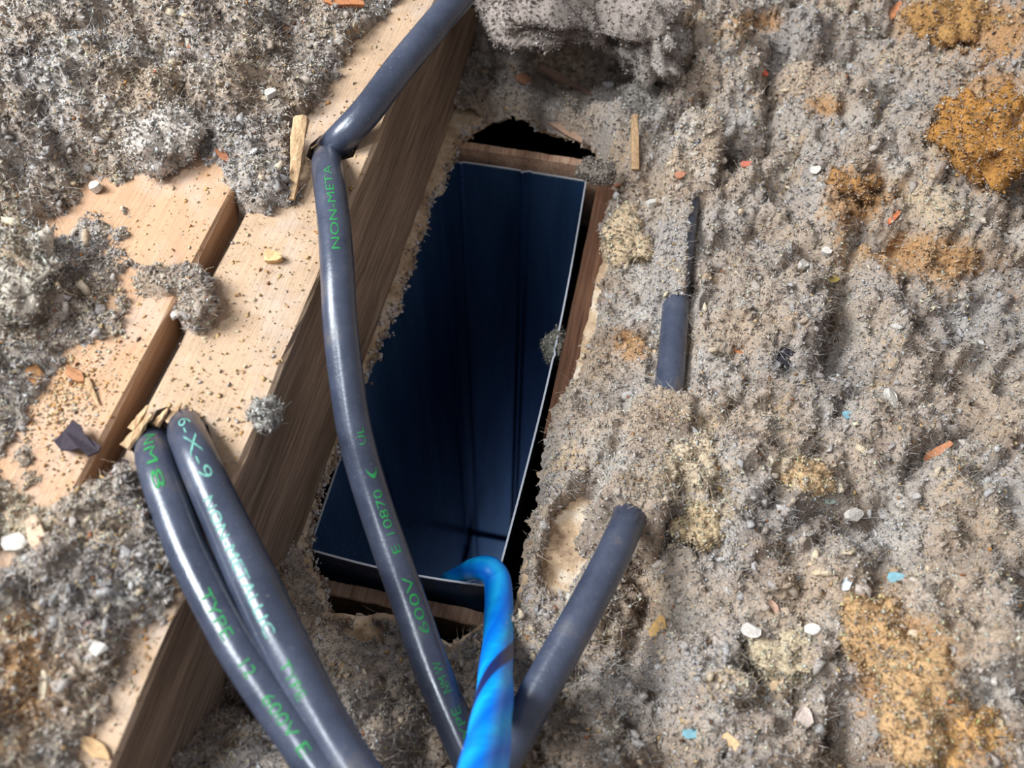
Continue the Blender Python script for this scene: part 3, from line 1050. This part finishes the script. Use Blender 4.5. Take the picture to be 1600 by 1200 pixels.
def lettering(tube, parent, text, a_px, b_px, height, mat, ang=0.0, name='printed_lettering'):
    """print 'text' along the cable from photo point a to photo point b, wrapped round its surface"""
    cu = bpy.data.curves.new('txt', 'FONT'); cu.body = text; cu.size = 1; cu.resolution_u = 3
    cu.offset = -0.004
    o = bpy.data.objects.new('txt', cu); COL.objects.link(o)
    dg = bpy.context.evaluated_depsgraph_get(); dg.update()
    me = bpy.data.meshes.new_from_object(o.evaluated_get(dg))
    bpy.data.objects.remove(o, do_unlink=True)
    bm = bmesh.new(); bm.from_mesh(me)
    bmesh.ops.triangulate(bm, faces=bm.faces)
    for _ in range(2):
        ed = [e for e in bm.edges if e.calc_length() > 0.14]
        if ed: bmesh.ops.subdivide_edges(bm, edges=ed, cuts=1); bmesh.ops.triangulate(bm, faces=bm.faces)
    bm.to_mesh(me); bm.free()
    co = np.array([v.co[:] for v in me.vertices])
    x0, x1 = co[:, 0].min(), co[:, 0].max()
    s0, s1 = tube.near(*a_px), tube.near(*b_px)
    sg = 1 if s1 > s0 else -1
    for v, c in zip(me.vertices, co):
        al = s0 + (c[0] - x0) / (x1 - x0) * (s1 - s0)
        r = np.interp(al, tube.len, tube.r)
        h = (c[1] - 0.35) * height
        # viewed from outside, text running along +t has its top towards +v x ... ; keep it readable in both directions
        v.co = tube.point(al, ang - sg * h / r, 0.00012)
    me.update()
    t = link(name, me, mat, parent)
    t['label'] = 'green printed cable lettering'
    return t


def cable(name, pts, r, label, flat=1.0, n=160, group=None):
    tb = Tube(pts, r, flat, n)
    o = link(name, tb.mesh(name), MAT['cable'], None, True)
    tag(o, label, 'cable', group)
    return o, tb


RC = 0.00655
# cable rising from the notch in the beam and crossing the hole
mid_pts = [(528, 232, .050), (516, 236, .070), (511, 250, .088), (513, 275, .0975), (521, 340, .0985), (527, 420, .0960), (531, 500, .0900), (541, 590, .0800), (555, 680, .0700),
           (580, 770, .0600), (610, 860, .0520), (642, 950, .0450), (673, 1040, .0400), (706, 1120, .0370), (744, 1205, .0350), (790, 1300, .0340), (840, 1400, .034)]
mid, tmid = cable('electrical_cable', [P(*q) for q in mid_pts], RC, 'black cable with green 600V print crossing in front of the metal duct')
lettering(tmid, mid, 'TYPE', (733, 1180), (709, 1112), .0047, MAT['ink'], ang=-0.32)
lettering(tmid, mid, 'NM W', (697, 1086), (678, 1040), .0047, MAT['ink'], ang=-0.32)
lettering(tmid, mid, '600V', (660, 992), (630, 908), .0050, MAT['ink'], ang=-0.32)
lettering(tmid, mid, 'E 10870', (611, 868), (579, 766), .0046, MAT['ink'], ang=-0.32)
lettering(tmid, mid, '(', (570, 752), (566, 738), .0046, MAT['ink'], ang=-0.32)
lettering(tmid, mid, 'UL', (556, 700), (551, 672), .0040, MAT['ink'], ang=-0.32)
lettering(tmid, mid, 'NON-META', (526, 402), (514, 280), .0046, MAT['ink'])

# cable that dives into the same notch from the far end of the beam
up_pts = [(474, 292, .040), (488, 266, .062), (506, 244, .0800), (534, 216, .0930), (574, 173, .1005), (623, 108, .1060), (682, 37, .1100), (740, -32, .113), (800, -104, .116)]
upc, tup = cable('electrical_cable', [P(*q) for q in up_pts], RC * 1.02, 'black cable slanting down over the beam edge into the notch')

# the pair leaving the big hole in the beam
la = [(258, 652, .038), (248, 676, .064), (240, 701, .0850), (247, 735, .0945), (266, 790, .0958), (293, 860, .0958), (335, 945, .0955), (374, 1015, .095), (418, 1082, .0945), (466, 1150, .094), (502, 1202, .093), (570, 1290, .092), (640, 1380, .092)]
pa, tpa = cable('electrical_cable', [P(*q) for q in la], RC * .97, 'outer black cable of the pair leaving the splintered beam hole, dark green print')
for s, a, b in [('NM', (236, 705), (246, 742)), ('8', (250, 750), (257, 778)), ('TYPE', (322, 935), (362, 1008)), ('12', (384, 1045), (397, 1066)), ('600V', (424, 1095), (466, 1155)), ('E', (474, 1166), (486, 1182))]:
    lettering(tpa, pa, s, a, b, .0052, MAT['ink'], ang=0.12)
lb = [(312, 630, .045), (302, 650, .070), (292, 672, .0880), (304, 706, .0962), (331, 768, .0968), (362, 836, .0968), (397, 910, .0968), (430, 980, .0965), (470, 1060, .0950), (508, 1130, .094), (548, 1196, .093), (614, 1290, .092), (680, 1380, .092)]
pb, tpb = cable('electrical_cable', [P(*q) for q in lb], [RC * 1.0, RC * 1.0, RC * 1.02, RC * 1.06, RC * 1.14, RC * 1.12, RC * 1.04, RC, RC], 'inner black cable of the pair leaving the splintered beam hole, pale NON METALLIC print')
lettering(tpb, pb, '6-X-9', (280, 684), (312, 768), .0060, MAT['ink_pale'], ang=-0.1)
lettering(tpb, pb, 'NON-METALLIC', (326, 792), (432, 1000), .0050, MAT['ink_pale'], ang=0.28)
lettering(tpb, pb, 'TYPE', (446, 1040), (478, 1095), .0046, MAT['ink'], ang=0.3)

# cable coming out of the fill right of the hole
rc, trc = cable('electrical_cable', CR3, RC, 'black unprinted cable emerging from the insulation right of the hole')

# ------------------------------------------------------------------ blue cord hooked over the duct rim
bl_pts = [P(700, 905, -.050), P(716, 900, -.030), P(732, 892, -.014), P(748, 888, -.0045), P(764, 890, .0020), P(775, 902, .0010), P(779, 925, .0020), P(780, 960, .0080), P(778, 1005, .022), P(775, 1050, .045), P(771, 1100, .072), P(764, 1150, .098), P(756, 1200, .122), P(746, 1260, .150), P(735, 1330, .175)]
tb = Tube(bl_pts, [.0036, .0044, .0054, .0058, .0060, .0061, .0062, .0062, .0062], 1.0, 260)
cord = link('blue_cord', tb.mesh('blue_cord', 36, 3, .03, -21.0), MAT['cord'], None, True)
tag(cord, 'bright blue twisted cord hooked over the near rim of the duct', 'cord')


# ------------------------------------------------------------------ countable debris
def chip(name, px, py, length, width, thick, rot, color, label, cat, group=None, tilt=0.25, seed=0, lift=0.0, rough=.7, blunt=0.75, tip=0.6):
    """irregular flat chip lying on the surface at the photo point; rot = in-plane angle in degrees"""
    rn = np.random.default_rng(seed + int(px) * 7 + int(py))
    p, nrm = hit(px, py)
    n = 9
    V, F = [], []
    prof = []
    for k in range(n):
        a = 2 * math.pi * k / n
        ex = abs(math.cos(a)) ** blunt * math.copysign(1, math.cos(a))
        ey = abs(math.sin(a)) ** blunt * math.copysign(1, math.sin(a))
        tp = 1 - (1 - tip) * max(0, ex)
        prof.append((ex * length / 2 * (1 + rn.normal() * .10), ey * width / 2 * tp * (1 + rn.normal() * .14)))
    for z in (-.5, .5):
        for a, b in prof: V.append((a * (1 if z > 0 else .95), b * (1 if z > 0 else .95), z * thick + rn.normal() * thick * .12 + 0.1 * (a / length) ** 2 * width))
    F.append(tuple(range(n))[::-1]); F.append(tuple(range(n, 2 * n)))
    F += [(k, (k + 1) % n, n + (k + 1) % n, n + k) for k in range(n)]
    me = mesh_py(name, V, F)
    key = ('chip', color, rough)
    color = tuple(int(.72 * a + .28 * b) for a, b in zip(color, (146, 130, 116)))
    key = ('chip', color, rough)
    if key not in MAT: MAT[key] = mat_flat('chip_%d_%d_%d' % color, lin(color), rough, 0, .3, .22, 900, .4)
    o = link(name, me, MAT[key])
    nv = (Vector((0, 0, 1)) + nrm * .6 + Vector((rn.normal(), rn.normal(), 0)) * tilt).normalized()
    o.rotation_euler = (Vector((0, 0, 1)).rotation_difference(nv).to_matrix() @ Matrix.Rotation(math.radians(rot), 3, 'Z')).to_euler()
    o.location = p + Vector((0, 0, thick * .5 + .0006 + lift))
    return tag(o, label, cat, group)


ORG, RED, BLU, WHT, TAN = (206, 120, 62), (198, 74, 44), (104, 164, 180), (212, 206, 196), (226, 184, 124)
chip('wood_chip', 1465, 708, .013, .0046, .0016, 38, (186, 108, 62), 'large reddish brown wood chip lying on the grey insulation', 'wood chip')
chip('wood_chip', 1148, 549, .0085, .0030, .0015, -22, ORG, 'small orange wood chip just right of the half-buried cable', 'wood chip')
chip('wood_chip', 1394, 24, .015, .0055, .0016, 62, (196, 112, 60), 'long rust orange wood chip leaning in the fluff near golden tufts', 'wood chip')
chip('wood_chip', 1396, 342, .011, .0028, .0016, 55, (206, 100, 50), 'thin orange wood splinter beside the golden brown tufts', 'wood chip')
chip('wood_chip', 298, 244, .0085, .0058, .0022, -20, (204, 116, 54), 'stubby orange wood chip at the top end of the bare plank', 'wood chip')
chip('wood_chip', 350, 248, .0075, .0034, .0016, -30, (168, 92, 52), 'dull brown wood chip in thin fluff on the plank', 'wood chip')
chip('wood_chip', 541, 9, .020, .0050, .0022, 14, (188, 110, 58), 'rust coloured wood sliver on insulation behind the slanting cable', 'wood chip')
chip('wood_chip', 1028, 982, .010, .0052, .0014, 75, (232, 178, 96), 'golden jagged wood chip on insulation below the emerging cable', 'wood chip')
chip('wood_chip', 1213, 1070, .0075, .0040, .0012, 60, (226, 190, 146), 'pale tan wood chip beside the cream tuft', 'wood chip')
chip('wood_chip', 1143, 1163, .0080, .0042, .0013, -25, (222, 176, 122), 'tan wood chip near the small pale blue flake', 'wood chip')
chip('wood_chip', 1206, 948, .0070, .0028, .0010, -45, (226, 176, 148), 'pinkish wood shaving on insulation beside a white crumb', 'wood chip')
chip('wood_chip', 60, 838, .012, .0052, .0014, -50, (230, 190, 156), 'pale pink wood shaving on the insulation left of the beam', 'wood chip')
chip('wood_chip', 150, 1172, .010, .0040, .0014, -18, (214, 166, 110), 'tan wood chip on the bare edge of the beam top', 'wood chip')
chip('wood_chip', 73, 1072, .0080, .0040, .0014, -70, (224, 208, 178), 'pale cream wood flake lying flat in the left insulation', 'wood chip')
chip('wood_chip', 430, 408, .0075, .0058, .0030, 20, (232, 188, 124), 'yellowish crumbly wood bit on the beam top', 'wood chip')
chip('wood_chip', 57, 590, .0085, .0050, .0018, -50, (206, 140, 78), 'orange brown wood bit in the sawdust heap', 'wood chip')
chip('wood_chip', 120, 590, .0095, .0040, .0016, -25, (176, 110, 62), 'dark amber wood chip in the sawdust heap', 'wood chip')
chip('wood_chip', 968, 292, .0060, .0030, .0012, 10, (178, 104, 70), 'short brown wood chip near the upright stick', 'wood chip')
chip('wood_chip', 1010, 388, .012, .0052, .0014, -32, (150, 88, 54), 'dark brown curled wood chip beside the cream plaster lump', 'wood chip')
chip('wood_chip', 880, 205, .030, .0068, .0012, -25, (190, 148, 118), 'long torn strip of tan paper hanging over the dark far gap', 'paper', lift=.0005)
chip('paper_scrap', 890, 132, .038, .0090, .0012, -12, (146, 112, 96), 'torn pinkish brown paper strip in the dark hollow behind the hole', 'paper')
chip('paper_scrap', 820, 128, .012, .0080, .0012, -22, (140, 84, 54), 'curled rusty paper scrap in the dark hollow behind the hole', 'paper')
chip('paper_scrap', 950, 135, .0075, .0050, .0016, -10, (226, 226, 230), 'bright white scrap at the end of the torn paper strip', 'paper')
for px, py, l, wd, rot, lb in [(1400, 905, .0062, .0048, -10, 'teal blue paint flake lying alone on the flat grey insulation'), (1245, 907, .0052, .0038, 5, 'small turquoise flake beside a dark crevice'),
                               (1080, 1146, .0065, .0046, 15, 'pale blue flake set in a tan tuft'), (1323, 650, .0046, .0040, 30, 'light blue speck flake between grey tufts'),
                               (1296, 784, .0062, .0034, 30, 'grey green flake on the mound over the buried cable')]:
    chip('paint_flake', px, py, l, wd, .0007, rot, BLU if 'green' not in lb else (150, 172, 160), lb, 'flake', tip=.9)
chip('paint_flake', 1323, 912, .0062, .0034, .0008, 60, (206, 222, 232), 'blue and white flake standing between tan and grey tufts', 'flake')
chip('paint_flake', 1300, 438, .0055, .0040, .0009, 10, (222, 196, 96), 'yellow flake on the grey insulation right of the half-buried cable', 'flake')
chip('paint_flake', 1194, 116, .0050, .0034, .0010, -20, (204, 66, 40), 'bright red flake in the insulation far behind the hole', 'flake')
chip('paint_flake', 1014, 76, .0052, .0044, .0010, 30, (176, 84, 66), 'dull red flake above the dark hollow', 'flake')
chip('paint_flake', 1165, 259, .0062, .0040, .0010, 10, (192, 84, 60), 'reddish flake on insulation near the cable top', 'flake')
chip('paint_flake', 1485, 66, .0056, .0052, .0014, 40, (222, 142, 110), 'salmon pink flake near the golden tufts', 'flake')
chip('paint_flake', 1062, 276, .0060, .0040, .0012, 45, (206, 128, 92), 'orange pink flake just above the cable top', 'flake')
chip('paint_flake', 137, 979, .0042, .0034, .0008, 10, (226, 160, 160), 'tiny pink flake on the left insulation', 'flake')
for px, py, l, wd, rot, lb in [(1388, 622, .0072, .0045, -60, 'white plaster crumb on the open grey insulation'), (1331, 808, .0070, .0052, 20, 'chalky white crumb on the slope below the mound'),
                               (1016, 322, .0058, .0042, 20, 'white crumb beside the upright stick and plaster lump'), (1272, 270, .0060, .0048, 10, 'cream crumb at the edge of the brown hollow'),
                               (1268, 988, .0056, .0044, 0, 'off white crumb near the cream tuft'), (1172, 988, .0075, .0050, -10, 'cream coloured crumb above the cream tuft'), (1252, 1125, .0080, .0060, 70, 'pinkish white lump near the golden mound'),
                               (30, 852, .0085, .0060, 10, 'flat white plaster flake on left insulation'), (158, 1017, .0055, .0042, 10, 'small white crumb on left insulation beside the beam'), (424, 152, .0060, .0038, 45, 'white crumb beside the pale stick'),
                               (1290, 398, .0045, .0040, 0, 'round cream pebble in the grey insulation'), (1253, 418, .0050, .0045, 0, 'small tan pebble in grey insulation'), (152, 297, .0060, .0046, -20, 'cream crumb in the dark crevice of the left insulation')]:
    chip('plaster_crumb', px, py, l, wd, .0028, rot, WHT if 'pink' not in lb else (224, 204, 192), lb, 'crumb', tip=.9, blunt=.9)

# black torn scrap of tar paper
tp = [(84, 690), (100, 672), (113, 657), (126, 664), (130, 676), (140, 684), (157, 697), (154, 705), (136, 713), (131, 706), (122, 700), (110, 704), (94, 702)]
tz = 0.0995
tpts = [P(a, b, tz + .0012 * math.sin(a * .12)) for a, b in tp]
n = len(tpts)
c = np.mean(tpts, 0)
V = [tuple(p) for p in tpts] + [(p[0] * .99 + c[0] * .01, p[1] * .99 + c[1] * .01, p[2] - .0009) for p in tpts]
F = [tuple(range(n)), tuple(range(n, 2 * n))[::-1]] + [(k, n + k, n + (k + 1) % n, (k + 1) % n) for k in range(n)]
me = mesh_py('tar', V, F)
bm = bmesh.new(); bm.from_mesh(me); bmesh.ops.recalc_face_normals(bm, faces=bm.faces); bm.to_mesh(me); bm.free()
tag(link('tar_paper_scrap', me, MAT['tar']), 'black torn tar paper scrap lying on the end of the plank', 'paper scrap')

# sticks
s1 = splinter('wood_stick', P(470, 184, .101), P(456, 312, .0925), .0062, .0034, MAT['stick'], seed=41, tip=.35)
tag(s1, 'pale split stick lying on the beam beside the cable notch', 'stick')
a, _ = hit(992, 268)
s2 = splinter('wood_stick', (a.x, a.y, a.z + .001), P(992, 180, a.z + .016), .0044, .0032, MAT['stick'], seed=42, tip=.8)
tag(s2, 'short brown stick poking upright out of the insulation behind the hole', 'stick')
s3 = splinter('wood_splinter', P(135, 592, .0958), P(154, 632, .0958), .0022, .0012, MAT['stick'], seed=43, tip=.2)
tag(s3, 'thin grey splinter lying along the bare plank', 'splinter')


# lumps of fluff, dust ball, plaster lump
def lump(name, center, r, squash, color, label, cat, seed=0, parent=None, group=None, fuzz=300):
    rn = np.random.default_rng(seed)
    bm = bmesh.new()
    bmesh.ops.create_icosphere(bm, subdivisions=5 if r > .016 else 4, radius=1)
    co = np.array([v.co[:] for v in bm.verts])
    nrm = co / np.array(squash); nrm /= np.linalg.norm(nrm, axis=1)[:, None]
    d = 1 + .34 * perlin(co[:, 0] * 1.6 + seed, co[:, 1] * 1.6 + co[:, 2] * 1.1, seed) + .15 * perlin(co[:, 0] * 4 + co[:, 2] * 3, co[:, 1] * 4 - co[:, 2] * 2, seed + 2)
    co = co * d[:, None] * r * np.array(squash)
    ax, ay = co[:, 0] + .6 * co[:, 2], co[:, 1] - .7 * co[:, 2]
    kk = min(1, r / .013)
    co = co + nrm * (kk * (.0065 * (puff(ax, ay, .014, seed) - .5) + .0034 * (puff(ax, ay, .0062, seed + 1) - .5)) + .0009 * perlin(ax * 500, ay * 500, seed + 4))[:, None]
    for v, q in zip(bm.verts, co): v.co = q
    me = bpy.data.meshes.new(name); bm.to_mesh(me); bm.free()
    at = me.color_attributes.new('tint', 'FLOAT_COLOR', 'POINT')
    base = np.array(lin(color)[:3])
    base = base * min(1.35, .86 / base.max())
    cc = np.ones((len(co), 4), np.float32); cc[:, :3] = base * (1 + .18 * perlin(co[:, 0] * 500, co[:, 1] * 500 + co[:, 2] * 300, seed + 3))[:, None]
    at.data.foreach_set('color', cc.ravel())
    o = link(name, me, MAT['fluff'], None, True)
    o.location = center
    tag(o, label, cat, group)
    fuzz = fuzz * 3
    i = rn.integers(0, len(co), fuzz)
    fb_ = fibre_mesh('fibres', co[i], .0012 + .0028 * rn.random(fuzz) ** 2, np.full(fuzz, .00008), np.clip(np.tile(base * 1.1, (fuzz, 1)), 0, 1), o, 1.0)
    fb_['kind'] = 'stuff'
    s = .0004 + .0007 * rn.random(fuzz)
    nc = int(4 * math.pi * (r * 1000) ** 2 * (squash[0] * squash[1] + squash[0] * squash[2] + squash[1] * squash[2]) / 3 * (1.2 if r > .016 else 2.0))
    j = rn.integers(0, len(co), nc)
    s = .00035 + .0009 * rn.random(nc) ** 2.2
    gm = (rn.random((nc, 1)) ** 2) * .9
    cl = (base * (1 - gm) + np.array(lin((204, 194, 186))[:3]) * gm) * np.exp(.10 + .25 * rn.normal(size=(nc, 1)))
    cr = crumbs('crumbs', co[j] + nrm[j] * (np.abs(rn.normal(size=(nc, 1))) * .0006) + rn.normal(size=(nc, 3)) * .0004, s, np.clip(cl, 0, .95), TET, TETF, (1.4, .8, .5), parent=o)
    cr['kind'] = 'stuff'
    return o


lump('dust_ball', P(416, 646, .0905), .0046, (1, 1, .85), (176, 170, 160), 'small grey dust ball clinging to the top edge of the beam', 'dust ball', 3, fuzz=160)


def on_fill(px, py, dz=0.0):
    p, _ = hit(px, py)
    return (p.x, p.y, p.z + dz)


for i, (px, py, r, sq, col, lb, cat) in enumerate([
        (1560, 205, .025, (1.1, 1.1, .5), (182, 130, 70), 'large golden brown fibre tuft on the high insulation bank', 'tuft'),
        (1500, 30, .017, (1.5, .9, .42), (180, 136, 84), 'broad ochre fibre tuft at the back of the insulation bank', 'tuft'),
        (1335, 285, .010, (1, 1, .7), (180, 134, 84), 'small golden tuft beside the orange splinter', 'tuft'),
        (1375, 985, .012, (1, .9, .6), (202, 162, 116), 'tawny fibre tuft at the upper end of the golden mound', 'tuft'),
        (1435, 1085, .013, (.8, 1.3, .6), (206, 166, 120), 'tawny elongated fibre tuft in the middle of the golden mound', 'tuft'),
        (1490, 1150, .015, (1.2, .9, .6), (206, 158, 102), 'amber fibre tuft at the lower end of the golden mound', 'tuft'),
        (1085, 725, .011, (1.1, 1, .6), (224, 200, 168), 'cream fibre tuft on the mound covering the buried cable', 'tuft'),
        (1100, 815, .010, (1.1, .9, .6), (222, 194, 154), 'yellowish cream tuft beside the emerging cable', 'tuft'),
        (1255, 742, .008, (1.2, .8, .6), (220, 184, 140), 'small buff tuft on the slope right of the mound', 'tuft'),
        (1235, 1020, .010, (1.3, .8, .5), (226, 204, 170), 'pale yellow wool tuft below the turquoise flake', 'tuft'),
        (258, 212, .012, (.9, 1.2, .55), (222, 208, 194), 'whitish wool tuft at the upper end of the bare plank', 'tuft'),
        (18, 440, .013, (.8, 1.4, .35), (212, 198, 180), 'pale greenish wool tuft in the left insulation', 'tuft'),
        (1005, 155, .010, (1, 1, .7), (160, 152, 142), 'round grey clump just behind the upright stick', 'clump'),
        (985, 370, .0125, (1.1, 1.3, .5), (240, 210, 172), 'cream crumbly plaster lump at the right rim of the hole', 'plaster'),
        (935, 268, .006, (1.5, .8, .6), (142, 130, 118), 'grey clump resting on the far lath end', 'clump'),
        (1220, 556, .0056, (1, 1, .8), (62, 58, 64), 'black charred lump on the grey insulation', 'lump')]):
    lump('wool_tuft' if cat == 'tuft' else ('plaster_lump' if cat == 'plaster' else ('charred_lump' if cat == 'lump' else 'insulation_clump')), on_fill(px, py, -.35 * r * sq[2] + .001), r, sq, col, lb, cat, 100 + i, fuzz=int(260 if r < .012 else 520))
lump('insulation_clump', P(868, 6, .066), .048, (1.05, .62, .26), (168, 154, 144), 'wide shaggy shelf of insulation overhanging the dark hollow behind the hole', 'clump', 151, fuzz=1500)
lump('insulation_clump', P(1012, 70, .050), .022, (1.0, .9, .6), (172, 160, 150), 'shaggy grey clump at the right end of the dark hollow', 'clump', 152, fuzz=700)
lump('insulation_clump', (-.0265, .275, -.022), .0075, (.7, 1, 1), (150, 146, 132), 'loose grey clump hanging between duct and framing board', 'clump', 140)

# little dark ring and a bent staple
def ring(name, c, R0, r, gap, label, cat, mat):
    pts = [np.array(c) + np.array([math.cos(a) * R0, math.sin(a) * R0 * .9, 0]) for a in np.linspace(gap, 2 * math.pi - gap, 22)]
    t = Tube(pts, r, 1, 40)
    tag(link(name, t.mesh(name, 8), mat, None, True), label, cat)


ring('wire_ring', P(191, 727, .0925), .0021, .0004, .7, 'tiny dark open wire ring on the beam top beside the cable pair', 'ring', MAT['tar'])
